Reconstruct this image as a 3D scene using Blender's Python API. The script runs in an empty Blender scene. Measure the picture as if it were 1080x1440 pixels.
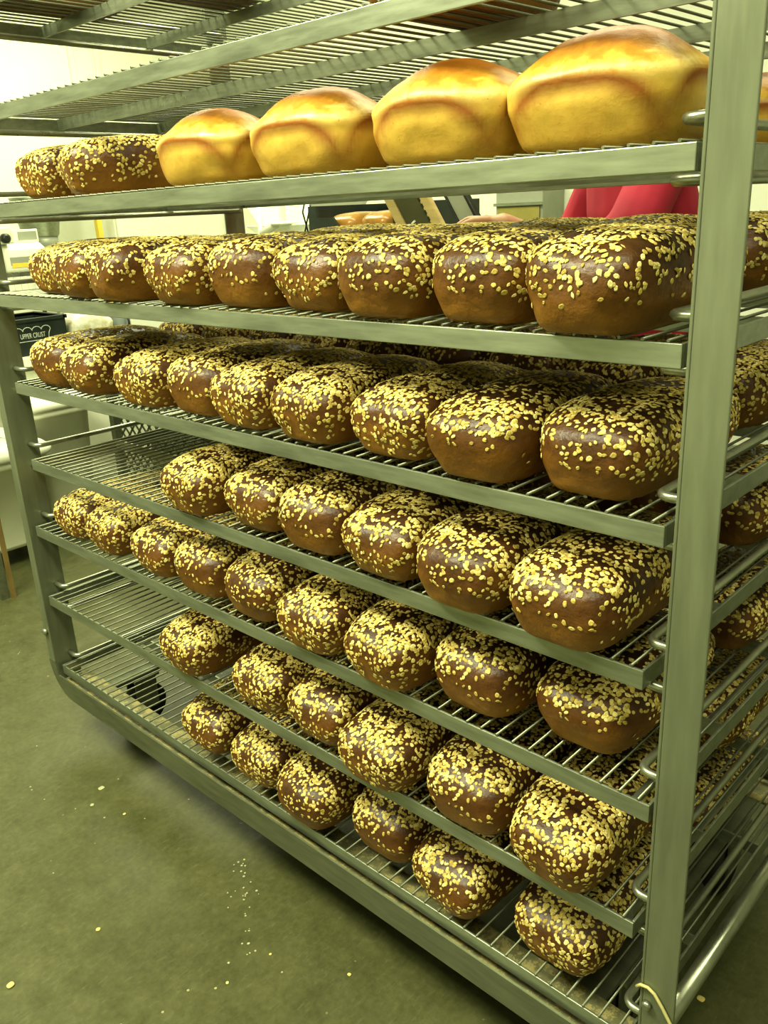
import bpy, bmesh, math, random
import numpy as np
from mathutils import Vector, Matrix, noise as mnoise
random.seed(7); rng = np.random.default_rng(7)
scene = bpy.context.scene
COL = scene.collection
PI = math.pi

# ------------------------------------------------------------------ materials
def new_mat(name):
    m = bpy.data.materials.new(name); m.use_nodes = True
    nt = m.node_tree
    return m, nt, nt.nodes['Principled BSDF']

def ramp_node(nt, fac, stops):
    r = nt.nodes.new('ShaderNodeValToRGB')
    el = r.color_ramp.elements
    while len(el) < len(stops): el.new(0.5)
    for e, (p, c) in zip(el, stops):
        e.position = p; e.color = (*c, 1)
    nt.links.new(fac, r.inputs['Fac'])
    return r.outputs['Color']

def coord(nt, scale=(1, 1, 1), kind='Object'):
    tc = nt.nodes.new('ShaderNodeTexCoord'); mp = nt.nodes.new('ShaderNodeMapping')
    mp.inputs['Scale'].default_value = scale
    nt.links.new(tc.outputs[kind], mp.inputs['Vector'])
    return mp.outputs['Vector']

def noise_node(nt, vec, scale, detail=4, rough=.55):
    n = nt.nodes.new('ShaderNodeTexNoise')
    n.inputs['Scale'].default_value = scale; n.inputs['Detail'].default_value = detail
    n.inputs['Roughness'].default_value = rough
    nt.links.new(vec, n.inputs['Vector'])
    return n.outputs['Fac']

def bump(nt, b, h, strength=.3, dist=.002):
    n = nt.nodes.new('ShaderNodeBump')
    n.inputs['Strength'].default_value = strength; n.inputs['Distance'].default_value = dist
    nt.links.new(h, n.inputs['Height']); nt.links.new(n.outputs['Normal'], b.inputs['Normal'])

def simple(name, c, rough=.5, metal=0., var=.15, scale=12, bmp=0., stretch=(1, 1, 1), trans=0.):
    m, nt, b = new_mat(name)
    v = coord(nt, stretch)
    f = noise_node(nt, v, scale)
    lo = tuple(x * (1 - var) for x in c); hi = tuple(min(1, x * (1 + var)) for x in c)
    nt.links.new(ramp_node(nt, f, [(.3, lo), (.7, hi)]), b.inputs['Base Color'])
    b.inputs['Roughness'].default_value = rough; b.inputs['Metallic'].default_value = metal
    if bmp: bump(nt, b, f, bmp)
    if trans: b.inputs['Transmission Weight'].default_value = trans
    return m

def mix(nt, fac, a, b):
    n = nt.nodes.new('ShaderNodeMix'); n.data_type = 'RGBA'
    if isinstance(fac, float): n.inputs['Factor'].default_value = fac
    else: nt.links.new(fac, n.inputs['Factor'])
    for s, k in ((a, 'A'), (b, 'B')):
        sock = [i for i in n.inputs if i.name == k and i.type == 'RGBA'][0]
        if isinstance(s, tuple): sock.default_value = (*s, 1)
        else: nt.links.new(s, sock)
    return [o for o in n.outputs if o.type == 'RGBA'][0]

def math_node(nt, op, a, b=None, clamp=False):
    n = nt.nodes.new('ShaderNodeMath'); n.operation = op; n.use_clamp = clamp
    for i, s in enumerate((a, b)):
        if s is None: continue
        if isinstance(s, (int, float)): n.inputs[i].default_value = s
        else: nt.links.new(s, n.inputs[i])
    return n.outputs[0]

def steel(name, c, rough=.42, metal=.75, stretch=(1, 1, 1), var=.22):
    m, nt, b = new_mat(name)
    f1 = noise_node(nt, coord(nt, stretch), 14, 6, .6)
    f2 = noise_node(nt, coord(nt), 5, 3)
    f = math_node(nt, 'MULTIPLY_ADD', f1, .6); nt.nodes[-1].inputs[2].default_value = 0
    n = f.node; nt.links.new(math_node(nt, 'MULTIPLY', f2, .4), n.inputs[2])
    lo = tuple(x * (1 - var) for x in c); hi = tuple(min(1, x * (1 + var)) for x in c)
    nt.links.new(ramp_node(nt, f, [(.35, lo), (.65, hi)]), b.inputs['Base Color'])
    b.inputs['Metallic'].default_value = metal
    r = nt.nodes.new('ShaderNodeMapRange')
    r.inputs['To Min'].default_value = rough - .1; r.inputs['To Max'].default_value = rough + .12
    nt.links.new(f1, r.inputs['Value']); nt.links.new(r.outputs[0], b.inputs['Roughness'])
    bump(nt, b, f1, .08, .001)
    return m

M = {}
M['steel_v'] = steel('brushed_steel_post', (.225, .245, .165), .42, .5, (6, 6, .6), .13)
M['steel_h'] = steel('brushed_steel_bar', (.33, .36, .275), .36, .75, (1, 4, 8))
M['steel_rod'] = steel('polished_steel_rod', (.34, .355, .27), .3, .8)
M['steel_wire'] = steel('steel_wire', (.20, .21, .15), .42, .6)
M['steel_dark'] = steel('worn_dark_steel', (.19, .205, .135), .42, .6, (1, 4, 8))
M['white_paint'] = simple('white_wall_paint', (.80, .82, .66), .6, 0, .03, 3)
M['low_bounce_paint'] = simple('low_bounce_wall_paint', (.30, .31, .24), .6, 0, .05, 3)  # room wall colour darkened to cut bounce from the unseen right wall
M['ceiling_paint'] = simple('ceiling_panel_paint', (.82, .82, .68), .7, 0, .03, 4)
M['white_plastic'] = simple('white_plastic', (.76, .78, .63), .35, 0, .05, 6)
M['bin_plastic'] = simple('bin_plastic', (.82, .84, .66), .4, 0, .08, 5)
M['black_plastic'] = simple('black_plastic', (.018, .02, .016), .45, 0, .3, 20)
M['crate_plastic'] = simple('dark_crate_plastic', (.02, .028, .022), .4, 0, .3, 15)
M['rubber'] = simple('black_rubber', (.012, .012, .011), .6, 0, .3, 20)
M['grey_enamel'] = simple('grey_enamel', (.34, .36, .28), .4, .2, .1, 6)
M['grey_blue'] = simple('grey_blue_plastic', (.2, .23, .23), .4, 0, .1, 6)
M['olive_panel'] = simple('olive_panel', (.085, .085, .04), .4, .2, .15, 9)
M['pale_wood'] = simple('pale_wood', (.52, .40, .17), .5, 0, .2, 8, .1, (1, 1, 6))
M['yellow_paint'] = simple('yellow_paint', (.75, .55, .08), .45, 0, .1, 8)
M['note_yellow'] = simple('yellow_paper', (.85, .75, .1), .7, 0, .05, 8)
M['red_cloth'] = simple('red_cloth', (.40, .022, .05), .8, 0, .15, 9, .2)
M['skin'] = simple('skin', (.52, .30, .19), .5, 0, .08, 20)
M['hair'] = simple('dark_hair', (.03, .02, .012), .5, 0, .4, 60, .3, (1, 1, .1))
M['dark_cloth'] = simple('dark_trousers', (.025, .027, .035), .85, 0, .2, 30, .2)
M['eye'] = simple('eye_white', (.8, .8, .75), .2, 0, .02, 5)
M['lettering'] = simple('pale_lettering', (.5, .54, .44), .6, 0, .1, 30)
M['amber_glass'] = simple('amber_glass', (.34, .30, .09), .25, 0, .2, 3)
M['bag_bread'] = simple('bagged_bread_crust', (.30, .155, .035), .25, 0, .4, 14)
M['lattice'] = steel('dark_lattice_steel', (.14, .15, .09), .5, .5)
M['crumb_pale'] = simple('pale_crumb', (.42, .41, .25), .8, 0, .15, 60)
M['dark_wood'] = simple('dark_wood', (.20, .14, .05), .5, 0, .25, 10)
M['twig'] = simple('pale_cord', (.5, .45, .2), .7, 0, .1, 20)

def mat_bag():
    m, nt, b = new_mat('clear_plastic_film')
    f = noise_node(nt, coord(nt), 30, 5)
    nt.links.new(ramp_node(nt, f, [(.35, (.62, .58, .36)), (.65, (.85, .86, .72))]), b.inputs['Base Color'])
    b.inputs['Roughness'].default_value = .18
    b.inputs['Alpha'].default_value = .8
    bump(nt, b, f, .6, .01)
    return m
M['bag_film'] = mat_bag()

def mat_floor():
    m, nt, b = new_mat('stained_concrete_floor')
    v = coord(nt)
    big = noise_node(nt, v, 4.5, 9, .68)
    med = noise_node(nt, v, 18, 8, .7)
    fine = noise_node(nt, v, 80, 5, .6)
    a = ramp_node(nt, big, [(.3, (.040, .045, .014)), (.52, (.075, .080, .028)), (.72, (.12, .12, .052))])
    a2 = ramp_node(nt, med, [(.3, (.045, .050, .017)), (.7, (.125, .125, .055))])
    c = mix(nt, .45, a, a2)
    a3 = ramp_node(nt, fine, [(.32, (.045, .05, .018)), (.7, (.12, .12, .052))])
    c = mix(nt, .34, c, a3)
    sc = ramp_node(nt, noise_node(nt, coord(nt, (5, 1.2, 1)), 26, 6, .7), [(.55, (0, 0, 0)), (.75, (1, 1, 1))])
    c = mix(nt, math_node(nt, 'MULTIPLY', sc, .35), c, (.19, .19, .10))
    # pale specks and flour dust
    vo = nt.nodes.new('ShaderNodeTexVoronoi'); vo.inputs['Scale'].default_value = 26
    nt.links.new(v, vo.inputs['Vector'])
    speck = math_node(nt, 'LESS_THAN', vo.outputs['Distance'], .06)
    gate = math_node(nt, 'GREATER_THAN', noise_node(nt, v, 3.2, 3), .56)
    c = mix(nt, math_node(nt, 'MULTIPLY', math_node(nt, 'MULTIPLY', speck, gate), .75), c, (.42, .40, .22))
    blot = math_node(nt, 'GREATER_THAN', noise_node(nt, v, 21, 3, .5), .74)
    c = mix(nt, math_node(nt, 'MULTIPLY', blot, .5), c, (.26, .255, .15))
    nt.links.new(c, b.inputs['Base Color'])
    r = nt.nodes.new('ShaderNodeMapRange'); r.inputs['To Min'].default_value = .28; r.inputs['To Max'].default_value = .55
    nt.links.new(med, r.inputs['Value']); nt.links.new(r.outputs[0], b.inputs['Roughness'])
    bump(nt, b, fine, .12, .002)
    return m
M['floor'] = mat_floor()

def mat_dark_crust(name, seed):
    m, nt, b = new_mat(name)
    v = coord(nt)
    mp = v.node; mp.inputs['Location'].default_value = (seed, seed * .37, 0)
    tc = nt.nodes.new('ShaderNodeTexCoord'); sp = nt.nodes.new('ShaderNodeSeparateXYZ')
    nt.links.new(tc.outputs['Object'], sp.inputs[0])
    n1 = noise_node(nt, v, 16, 5, .6)
    n2 = noise_node(nt, v, 70, 5, .6)
    h = math_node(nt, 'MULTIPLY', sp.outputs['Z'], 9.4)
    h = math_node(nt, 'ADD', h, math_node(nt, 'MULTIPLY', math_node(nt, 'SUBTRACT', n1, .5), .55))
    c = ramp_node(nt, h, [(.05, (.31, .15, .022)), (.30, (.235, .106, .016)), (.52, (.115, .044, .008)), (.72, (.048, .017, .005)), (.95, (.024, .009, .004))])
    d = ramp_node(nt, n2, [(.3, (.025, .010, .003)), (.75, (.24, .115, .020))])
    c = mix(nt, .22, c, d)
    nt.links.new(c, b.inputs['Base Color'])
    r = nt.nodes.new('ShaderNodeMapRange'); r.inputs['To Min'].default_value = .3; r.inputs['To Max'].default_value = .52
    nt.links.new(n1, r.inputs['Value']); nt.links.new(r.outputs[0], b.inputs['Roughness'])
    bump(nt, b, n2, .5, .004)
    return m

def mat_oat():
    m, nt, b = new_mat('rolled_oat')
    g = nt.nodes.new('ShaderNodeNewGeometry')
    c = ramp_node(nt, g.outputs['Random Per Island'], [(0, (.36, .26, .062)), (.35, (.53, .405, .12)), (.7, (.65, .53, .185)), (1, (.76, .67, .31))])
    nt.links.new(c, b.inputs['Base Color'])
    b.inputs['Roughness'].default_value = .8; b.inputs['Specular IOR Level'].default_value = .2
    f = noise_node(nt, coord(nt), 400, 3); bump(nt, b, f, .2, .0006)
    return m
M['oat'] = mat_oat()

def mat_white_crust():
    m, nt, b = new_mat('golden_white_crust')
    v = coord(nt)
    tc = nt.nodes.new('ShaderNodeTexCoord'); sp = nt.nodes.new('ShaderNodeSeparateXYZ')
    nt.links.new(tc.outputs['Object'], sp.inputs[0])
    n1 = noise_node(nt, v, 14, 5, .6); n2 = noise_node(nt, v, 55, 6, .65); n3 = noise_node(nt, v, 120, 4, .6)
    z = math_node(nt, 'MULTIPLY', sp.outputs['Z'], 8.3)
    z = math_node(nt, 'ADD', z, math_node(nt, 'MULTIPLY', math_node(nt, 'SUBTRACT', n1, .5), .26))
    z = math_node(nt, 'ADD', z, math_node(nt, 'MULTIPLY', math_node(nt, 'SUBTRACT', n2, .5), .24))
    base = ramp_node(nt, z, [(.0, (.60, .38, .07)), (.42, (.64, .42, .08)), (.54, (.76, .56, .17)), (.60, (.66, .41, .07)), (.67, (.50, .24, .024)), (.78, (.34, .125, .013)), (.92, (.22, .07, .010))])
    # brown arch left by the tin: an elliptical band on every upright side
    ax = math_node(nt, 'ABSOLUTE', sp.outputs['X']); ay = math_node(nt, 'ABSOLUTE', sp.outputs['Y'])
    wob = math_node(nt, 'MULTIPLY', math_node(nt, 'SUBTRACT', n1, .5), .45)
    def band(u, half):
        e = math_node(nt, 'POWER', math_node(nt, 'DIVIDE', u, half), 3.0)
        zz = math_node(nt, 'POWER', math_node(nt, 'DIVIDE', sp.outputs['Z'], .066), 3.0)
        s = math_node(nt, 'ADD', math_node(nt, 'ADD', e, zz), wob)
        d = math_node(nt, 'ABSOLUTE', math_node(nt, 'SUBTRACT', s, .80))
        return math_node(nt, 'SUBTRACT', 1.0, math_node(nt, 'MULTIPLY', d, 2.0), clamp=True)
    geo = nt.nodes.new('ShaderNodeNewGeometry'); vt = nt.nodes.new('ShaderNodeVectorTransform')
    vt.vector_type = 'NORMAL'; vt.convert_from = 'WORLD'; vt.convert_to = 'OBJECT'
    nt.links.new(geo.outputs['True Normal'], vt.inputs[0])
    ns = nt.nodes.new('ShaderNodeSeparateXYZ'); nt.links.new(vt.outputs[0], ns.inputs[0])
    fy = math_node(nt, 'POWER', math_node(nt, 'ABSOLUTE', ns.outputs['Y']), 3.0)
    fx = math_node(nt, 'POWER', math_node(nt, 'ABSOLUTE', ns.outputs['X']), 3.0)
    bb = math_node(nt, 'ADD', math_node(nt, 'MULTIPLY', band(ax, .088), fy), math_node(nt, 'MULTIPLY', band(ay, .058), fx))
    bb = math_node(nt, 'MULTIPLY', math_node(nt, 'MULTIPLY', bb, math_node(nt, 'ADD', n2, .7)), .95, clamp=True)
    c = mix(nt, bb, base, (.25, .08, .010))
    c = mix(nt, math_node(nt, 'MULTIPLY', math_node(nt, 'GREATER_THAN', n3, .69), .5), c, (.22, .09, .015))
    c = mix(nt, math_node(nt, 'MULTIPLY', ramp_node(nt, n2, [(.45, (0, 0, 0)), (.7, (1, 1, 1))]), .35), c, (.42, .20, .025))
    nt.links.new(c, b.inputs['Base Color'])
    b.inputs['Roughness'].default_value = .38
    bump(nt, b, n2, .3, .003)
    return m
M['white_crust'] = mat_white_crust()

def mat_crumbs():
    m, nt, b = new_mat('crumb_strewn_steel')
    v = coord(nt)
    n1 = noise_node(nt, v, 40, 6); n2 = noise_node(nt, v, 260, 4)
    k = math_node(nt, 'GREATER_THAN', math_node(nt, 'ADD', n1, math_node(nt, 'MULTIPLY', n2, .7)), .90)
    a = ramp_node(nt, n1, [(.3, (.12, .12, .06)), (.7, (.27, .26, .13))])
    nt.links.new(mix(nt, k, a, (.36, .31, .13)), b.inputs['Base Color'])
    b.inputs['Roughness'].default_value = .6; b.inputs['Metallic'].default_value = .15
    return m
M['crumbs'] = mat_crumbs()

def mat_emit(name, c, s):
    m, nt, b = new_mat(name)
    b.inputs['Base Color'].default_value = (.9, .9, .8, 1)
    b.inputs['Emission Color'].default_value = (*c, 1); b.inputs['Emission Strength'].default_value = s
    return m
LIGHTC = (.985, 1.0, .69)
M['lamp'] = mat_emit('lit_diffuser', LIGHTC, 5.0)

# ------------------------------------------------------------------ mesh helpers
class MB:
    def __init__(self): self.v = []; self.f = []; self.s = []
    def add(self, vs, fs, smooth=False):
        o = len(self.v); self.v += [tuple(x) for x in vs]
        for f in fs: self.f.append(tuple(i + o for i in f)); self.s.append(smooth)
        return self
    def box(self, x0, x1, y0, y1, z0, z1):
        vs = [(x, y, z) for x in (x0, x1) for y in (y0, y1) for z in (z0, z1)]
        return self.add(vs, [(0, 1, 3, 2), (4, 6, 7, 5), (0, 4, 5, 1), (2, 3, 7, 6), (0, 2, 6, 4), (1, 5, 7, 3)])
    def obox(self, c, ax, ay, az):
        c, ax, ay, az = map(Vector, (c, ax, ay, az))
        vs = [c + sx * ax + sy * ay + sz * az for sx in (-1, 1) for sy in (-1, 1) for sz in (-1, 1)]
        return self.add(vs, [(0, 1, 3, 2), (4, 6, 7, 5), (0, 4, 5, 1), (2, 3, 7, 6), (0, 2, 6, 4), (1, 5, 7, 3)])
    def tube(self, pts, r, n=8, closed=False, caps=True):
        P = [Vector(p) for p in pts]; m = len(P)
        R = r if isinstance(r, (list, tuple)) else [r] * m
        vs = []; prev = None
        for i, p in enumerate(P):
            if closed: t = (P[(i + 1) % m] - P[i - 1])
            else: t = (P[min(i + 1, m - 1)] - P[max(i - 1, 0)])
            t.normalize()
            if prev is None:
                a = Vector((0, 0, 1)) if abs(t.z) < .9 else Vector((1, 0, 0))
                u = t.cross(a).normalized()
            else:
                u = (prev - t * prev.dot(t)).normalized()
            w = t.cross(u); prev = u
            for k in range(n):
                an = 2 * PI * k / n
                vs.append(p + (u * math.cos(an) + w * math.sin(an)) * R[i])
        fs = []
        for i in range(m if closed else m - 1):
            j = (i + 1) % m
            for k in range(n):
                l = (k + 1) % n
                fs.append((i * n + k, i * n + l, j * n + l, j * n + k))
        self.add(vs, fs, True)
        if caps and not closed:
            o = len(self.v) - m * n
            self.f.append(tuple(o + k for k in range(n))[::-1]); self.s.append(False)
            self.f.append(tuple(o + (m - 1) * n + k for k in range(n))); self.s.append(False)
        return self
    def lathe(self, prof, c=(0, 0, 0), n=24, axis='z', cap=True):
        vs = []
        for r, h in prof:
            for k in range(n):
                a = 2 * PI * k / n; x, y = r * math.cos(a), r * math.sin(a)
                p = (x, y, h) if axis == 'z' else ((h, x, y) if axis == 'x' else (x, h, y))
                vs.append((c[0] + p[0], c[1] + p[1], c[2] + p[2]))
        fs = []
        for i in range(len(prof) - 1):
            for k in range(n):
                l = (k + 1) % n; fs.append((i * n + k, i * n + l, (i + 1) * n + l, (i + 1) * n + k))
        self.add(vs, fs, True)
        if cap:
            o = len(self.v) - len(vs)
            self.f.append(tuple(o + k for k in range(n))[::-1]); self.s.append(False)
            self.f.append(tuple(o + (len(prof) - 1) * n + k for k in range(n))); self.s.append(False)
        return self
    def loft(self, rings, caps=True):
        n = len(rings[0]); vs = [p for r in rings for p in r]; fs = []
        for i in range(len(rings) - 1):
            for k in range(n):
                l = (k + 1) % n; fs.append((i * n + k, i * n + l, (i + 1) * n + l, (i + 1) * n + k))
        self.add(vs, fs, True)
        if caps:
            o = len(self.v) - len(vs)
            self.f.append(tuple(o + k for k in range(n))[::-1]); self.s.append(False)
            self.f.append(tuple(o + (len(rings) - 1) * n + k for k in range(n))); self.s.append(False)
        return self
    def ball(self, c, r, n=12, m=8):
        rx, ry, rz = r if isinstance(r, (tuple, list)) else (r, r, r)
        rings = []
        for i in range(m + 1):
            th = PI * (i + .02 if i == 0 else i - .02 if i == m else i) / m
            rings.append([(c[0] + rx * math.sin(th) * math.cos(2 * PI * k / n), c[1] + ry * math.sin(th) * math.sin(2 * PI * k / n), c[2] - rz * math.cos(th)) for k in range(n)])
        return self.loft(rings)
    def mesh(self, name, mat):
        me = bpy.data.meshes.new(name); me.from_pydata(self.v, [], self.f); me.update()
        me.polygons.foreach_set('use_smooth', self.s)
        if mat: me.materials.append(mat)
        bm = bmesh.new(); bm.from_mesh(me); bmesh.ops.recalc_face_normals(bm, faces=bm.faces); bm.to_mesh(me); bm.free()
        return me
    def build(self, name, mat, parent=None, bevel=0., origin=None):
        if origin is not None and parent is None:
            self.v = [(x - origin[0], y - origin[1], z - origin[2]) for x, y, z in self.v]
        o = bpy.data.objects.new(name, self.mesh(name, mat)); COL.objects.link(o)
        if parent:
            o.parent = parent
            # geometry is written in world coordinates: shift it into the thing's frame
            inv = parent_matrix(parent).inverted()
            o.data.transform(inv)
        elif origin is not None: o.location = origin
        if bevel:
            b = o.modifiers.new('bevel', 'BEVEL'); b.width = bevel; b.segments = 2; b.limit_method = 'ANGLE'
        return o

def parent_matrix(o):
    m = Matrix.LocRotScale(o.location, o.rotation_euler, o.scale)
    return parent_matrix(o.parent) @ m if o.parent else m

def tag(o, label, cat, group=None):
    o['label'] = label; o['category'] = cat
    if group: o['group'] = group
    return o
def thing(name, label, cat, loc=(0, 0, 0), group=None):
    o = bpy.data.objects.new(name, None); o.empty_display_size = .05; COL.objects.link(o); o.location = loc
    return tag(o, label, cat, group)
def struct(o): o['kind'] = 'structure'; return o
def arc(c, r, a0, a1, n, plane):
    out = []
    for i in range(n + 1):
        a = math.radians(a0 + (a1 - a0) * i / n); u, w = r * math.cos(a), r * math.sin(a)
        out.append({'xy': (c[0] + u, c[1] + w, c[2]), 'xz': (c[0] + u, c[1], c[2] + w), 'yz': (c[0], c[1] + u, c[2] + w)}[plane])
    return out

# ------------------------------------------------------------------ the room
XL, XR, YF, YB, H = -3.4, 3.6, -3.4, 3.2, 2.75
struct(MB().box(XL - .1, XR + .1, YF - .1, YB + .1, -.1, 0).build('floor', M['floor']))
struct(MB().box(XL - .1, XR + .1, YF - .1, YB + .1, H, H + .1).build('ceiling', M['ceiling_paint']))
struct(MB().box(XL - .1, XL, YF - .1, YB + .1, 0, H).build('wall_left', M['white_paint']))
struct(MB().box(XL, XR + .1, YB, YB + .1, 0, H).build('wall_back', M['white_paint']))
struct(MB().box(XR, XR + .1, YF, YB, 0, H).build('wall_right', M['low_bounce_paint']))
struct(MB().box(XL, XR, YF - .1, YF, 0, H).build('wall_front', M['white_paint']))
struct(MB().box(XL, XL + .02, YF, YB, 0, .1).build('baseboard_left', M['grey_enamel']))
struct(MB().box(XL + .02, XR, YB - .02, YB, 0, .1).build('baseboard_back', M['grey_enamel']))
struct(MB().box(XL, XL + .025, 2.13, 2.16, .1, H).box(XL, XL + .012, 2.16, 2.30, .1, H).box(XL, XL + .025, 2.30, 2.33, .1, H).build('trim_1', M['white_plastic'], bevel=.003))

def ceiling_light(x, y, lx, ly, label, group=None, energy=None):
    t = thing('ceiling_light', label, 'ceiling light', (x, y, H), group)
    MB().box(x - lx, x + lx, y - ly, y + ly, H - .05, H).build('housing', M['white_plastic'], t)
    MB().box(x - lx + .02, x + lx - .02, y - ly + .02, y + ly - .02, H - .062, H - .05).build('diffuser', M['lamp'], t)
    return t
ceiling_light(.2, 1.6, .60, .16, 'fluorescent ceiling light above the aisle behind the rack, nearest the red shirted person')
ceiling_light(-1.8, 2.1, .60, .16, 'fluorescent ceiling light above the white cabinet in the far corner')
ceiling_light(.5, -1.4, .60, .16, 'fluorescent ceiling light above the open floor in front of the rack')
ceiling_light(2.5, .2, .16, .60, 'fluorescent ceiling light to the right of the rack')

def area(name, loc, size, sy, energy, rot=(0, 0, 0), color=LIGHTC):
    l = bpy.data.lights.new(name, 'AREA'); l.shape = 'RECTANGLE'; l.size = size; l.size_y = sy
    l.energy = energy; l.color = color
    o = bpy.data.objects.new(name, l); COL.objects.link(o); o.location = loc; o.rotation_euler = rot
    return o
area('light_front', (.85, -.88, H - .08), 2.4, .45, 66)
area('light_front_right', (2.3, -.4, H - .08), .5, 1.4, 28)
area('light_behind', (.2, 1.35, H - .08), 2.6, .4, 40)
area('light_far_left', (-2.0, 1.6, H - .08), 1.6, 1.0, 60)
area('fill_near_left', (-.1, -1.25, H - .08), .8, .5, 82)  # added fill without a fixture, brightens the white bins

# ------------------------------------------------------------------ the rack
ZS = dict(A=1.63, B=1.4516, C=1.2804, D=1.1035, E=.917, F=.7428, G=.5712, H=.3894, I=.200)
SX = dict(A=(0, 1.54), B=(0, 1.54), C=(0, 1.541), D=(0, 1.541), E=(.03, 1.536), F=(.038, 1.523), G=(-.010, 1.541), H=(-.014, 1.531), I=(-.012, 1.532))
W = .70
WL, WR = -.020, 1.551
rack = thing('bakery_rack', 'tall grey stainless steel bakery rack frame holding the bread shelves', 'bakery rack', (.77, .35, 0))
TOP = 1.86
def post(x_in, sgn, y_out, sy, fl):
    """angle iron upright: web on the inner plane, flange turned outwards"""
    m = MB(); t = .004; d = .062
    y0, y1 = sorted((y_out, y_out + sy * d))
    xa, xb = sorted((x_in, x_in + sgn * t)); m.box(xa, xb, y0, y1, .155, TOP)
    xa, xb = sorted((x_in + sgn * t, x_in + sgn * fl))
    ya, yb = (y0, y0 + t) if sy > 0 else (y1 - t, y1)
    m.box(xa, xb, ya, yb, .20, TOP)
    return m.build('post', M['steel_v'], rack, .0012)
post(WL, -1, -.012, 1, .030); post(WR, 1, -.012, 1, .045)
post(WL, -1, W + .012, -1, .030); post(WR, 1, W + .012, -1, .045)
# guide rods: one just over and one just under each shelf end
def rod(x_web, sgn, z, r, inset):
    y0, y1 = .028, W - .028; xi = x_web - sgn * inset; c = .014
    pts = [(x_web - sgn * .001, y0, z)]
    pts += [(xi + sgn * c, y0, z)]
    for i in range(1, 6):
        a = PI / 2 * i / 6
        pts.append((xi + sgn * c - sgn * c * math.sin(a), y0 + c - c * math.cos(a), z))
    pts.append((xi, y0 + c, z)); pts.append((xi, y1 - c, z))
    for i in range(1, 6):
        a = PI / 2 * i / 6
        pts.append((xi + sgn * c - sgn * c * math.cos(a), y1 - c + c * math.sin(a), z))
    pts += [(xi + sgn * c, y1, z), (x_web - sgn * .001, y1, z)]
    MB().tube(pts, r, 10).build('guide_rod', M['steel_rod'], rack)
for k, z in ZS.items():
    for xw, s in ((WL, -1), (WR, 1)):
        if k != 'I':
            rod(xw, s, z - .0245 - .0062, .006, .045)
        rod(xw, s, z + .022, .0055, .038)
# base: front and rear channels whose ends sweep up into the posts, ledge under the lowest shelf
def base_rail(y_out, sy):
    m = MB(); y0, y1 = sorted((y_out, y_out + sy * .004))
    zt, zb = .1752, .122; x0, x1 = WL - .030, WR + .045; r = .09
    up = []; lo = []
    A = [PI / 2 * i / 10 for i in range(11)]
    for a in A: lo.append((x0 + r - r * math.cos(a), zb + r - r * math.sin(a))); up.append((x0 + .03 if lo[-1][0] < x0 + .03 else lo[-1][0], .212 if lo[-1][0] < x0 + .03 else zt))
    for a in A: lo.append((x1 - r + r * math.sin(a), zb + r - r * math.cos(a))); up.append((x1 - .04 if lo[-1][0] > x1 - .04 else lo[-1][0], .212 if lo[-1][0] > x1 - .04 else zt))
    n = len(lo); vs = []
    for y in (y0, y1): vs += [(x, y, z) for x, z in lo] + [(x, y, z) for x, z in up]
    fs = []
    for i in range(n - 1):
        fs += [(i, i + 1, n + i + 1, n + i), (2 * n + i, 3 * n + i, 3 * n + i + 1, 2 * n + i + 1), (i, 2 * n + i, 2 * n + i + 1, i + 1), (n + i, n + i + 1, 3 * n + i + 1, 3 * n + i)]
    fs += [(0, n, 3 * n, 2 * n), (n - 1, 3 * n - 1, 4 * n - 1, 2 * n - 1)]
    m.add(vs, fs)
    return m.build('base_rail', M['steel_dark'], rack)
base_rail(-.013, 1); base_rail(W + .013, -1)
for ya, yb in ((-.009, .066), (W - .066, W + .009)):
    MB().box(WL + .004, WR - .004, ya, yb, .150, .155).build('base_ledge', M['crumbs'], rack)
for x in (.09, 1.44):
    MB().box(x - .025, x + .025, .066, W - .066, .146, .154).build('caster_crossbar', M['steel_dark'], rack)
for xb in (WL - .004, WR + .006):
    MB().tube([(xb, .054, .190), (xb, W - .054, .190)], .0125, 14).build('bumper_tube', M['steel_rod'], rack)
MB().box(WL + .004, WR - .004, .005, .045, TOP - .02, TOP).build('top_rail', M['steel_h'], rack)
MB().box(WL + .004, WR - .004, W - .045, W - .005, TOP - .02, TOP).build('top_rail', M['steel_h'], rack)
for x, yy in ((.09, .15), (.09, W - .15), (1.44, .15), (1.44, W - .15)):
    c = MB(); c.box(x - .035, x + .035, yy - .035, yy + .035, .140, .146)
    c.box(x - .024, x - .020, yy - .03, yy + .03, .05, .14).box(x + .020, x + .024, yy - .03, yy + .03, .05, .14)
    f = c.build('caster_fork', M['steel_dark'], rack)
    MB().lathe([(.012, -.016), (.055, -.016), (.058, -.011), (.058, .011), (.055, .016), (.012, .016)], (x, yy, .058), 24, 'x').build('caster_wheel', M['rubber'], f)
MB().lathe([(.0065, 0), (.0065, -.005), (.004, -.007)], (1.562, -.012, .291), 12, 'y').build('bolt', M['steel_rod'], rack)
MB().lathe([(.009, 0), (.009, -.006), (.005, -.009)], (-.036, -.012, .291), 12, 'y').build('bolt', M['steel_rod'], rack)

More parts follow.
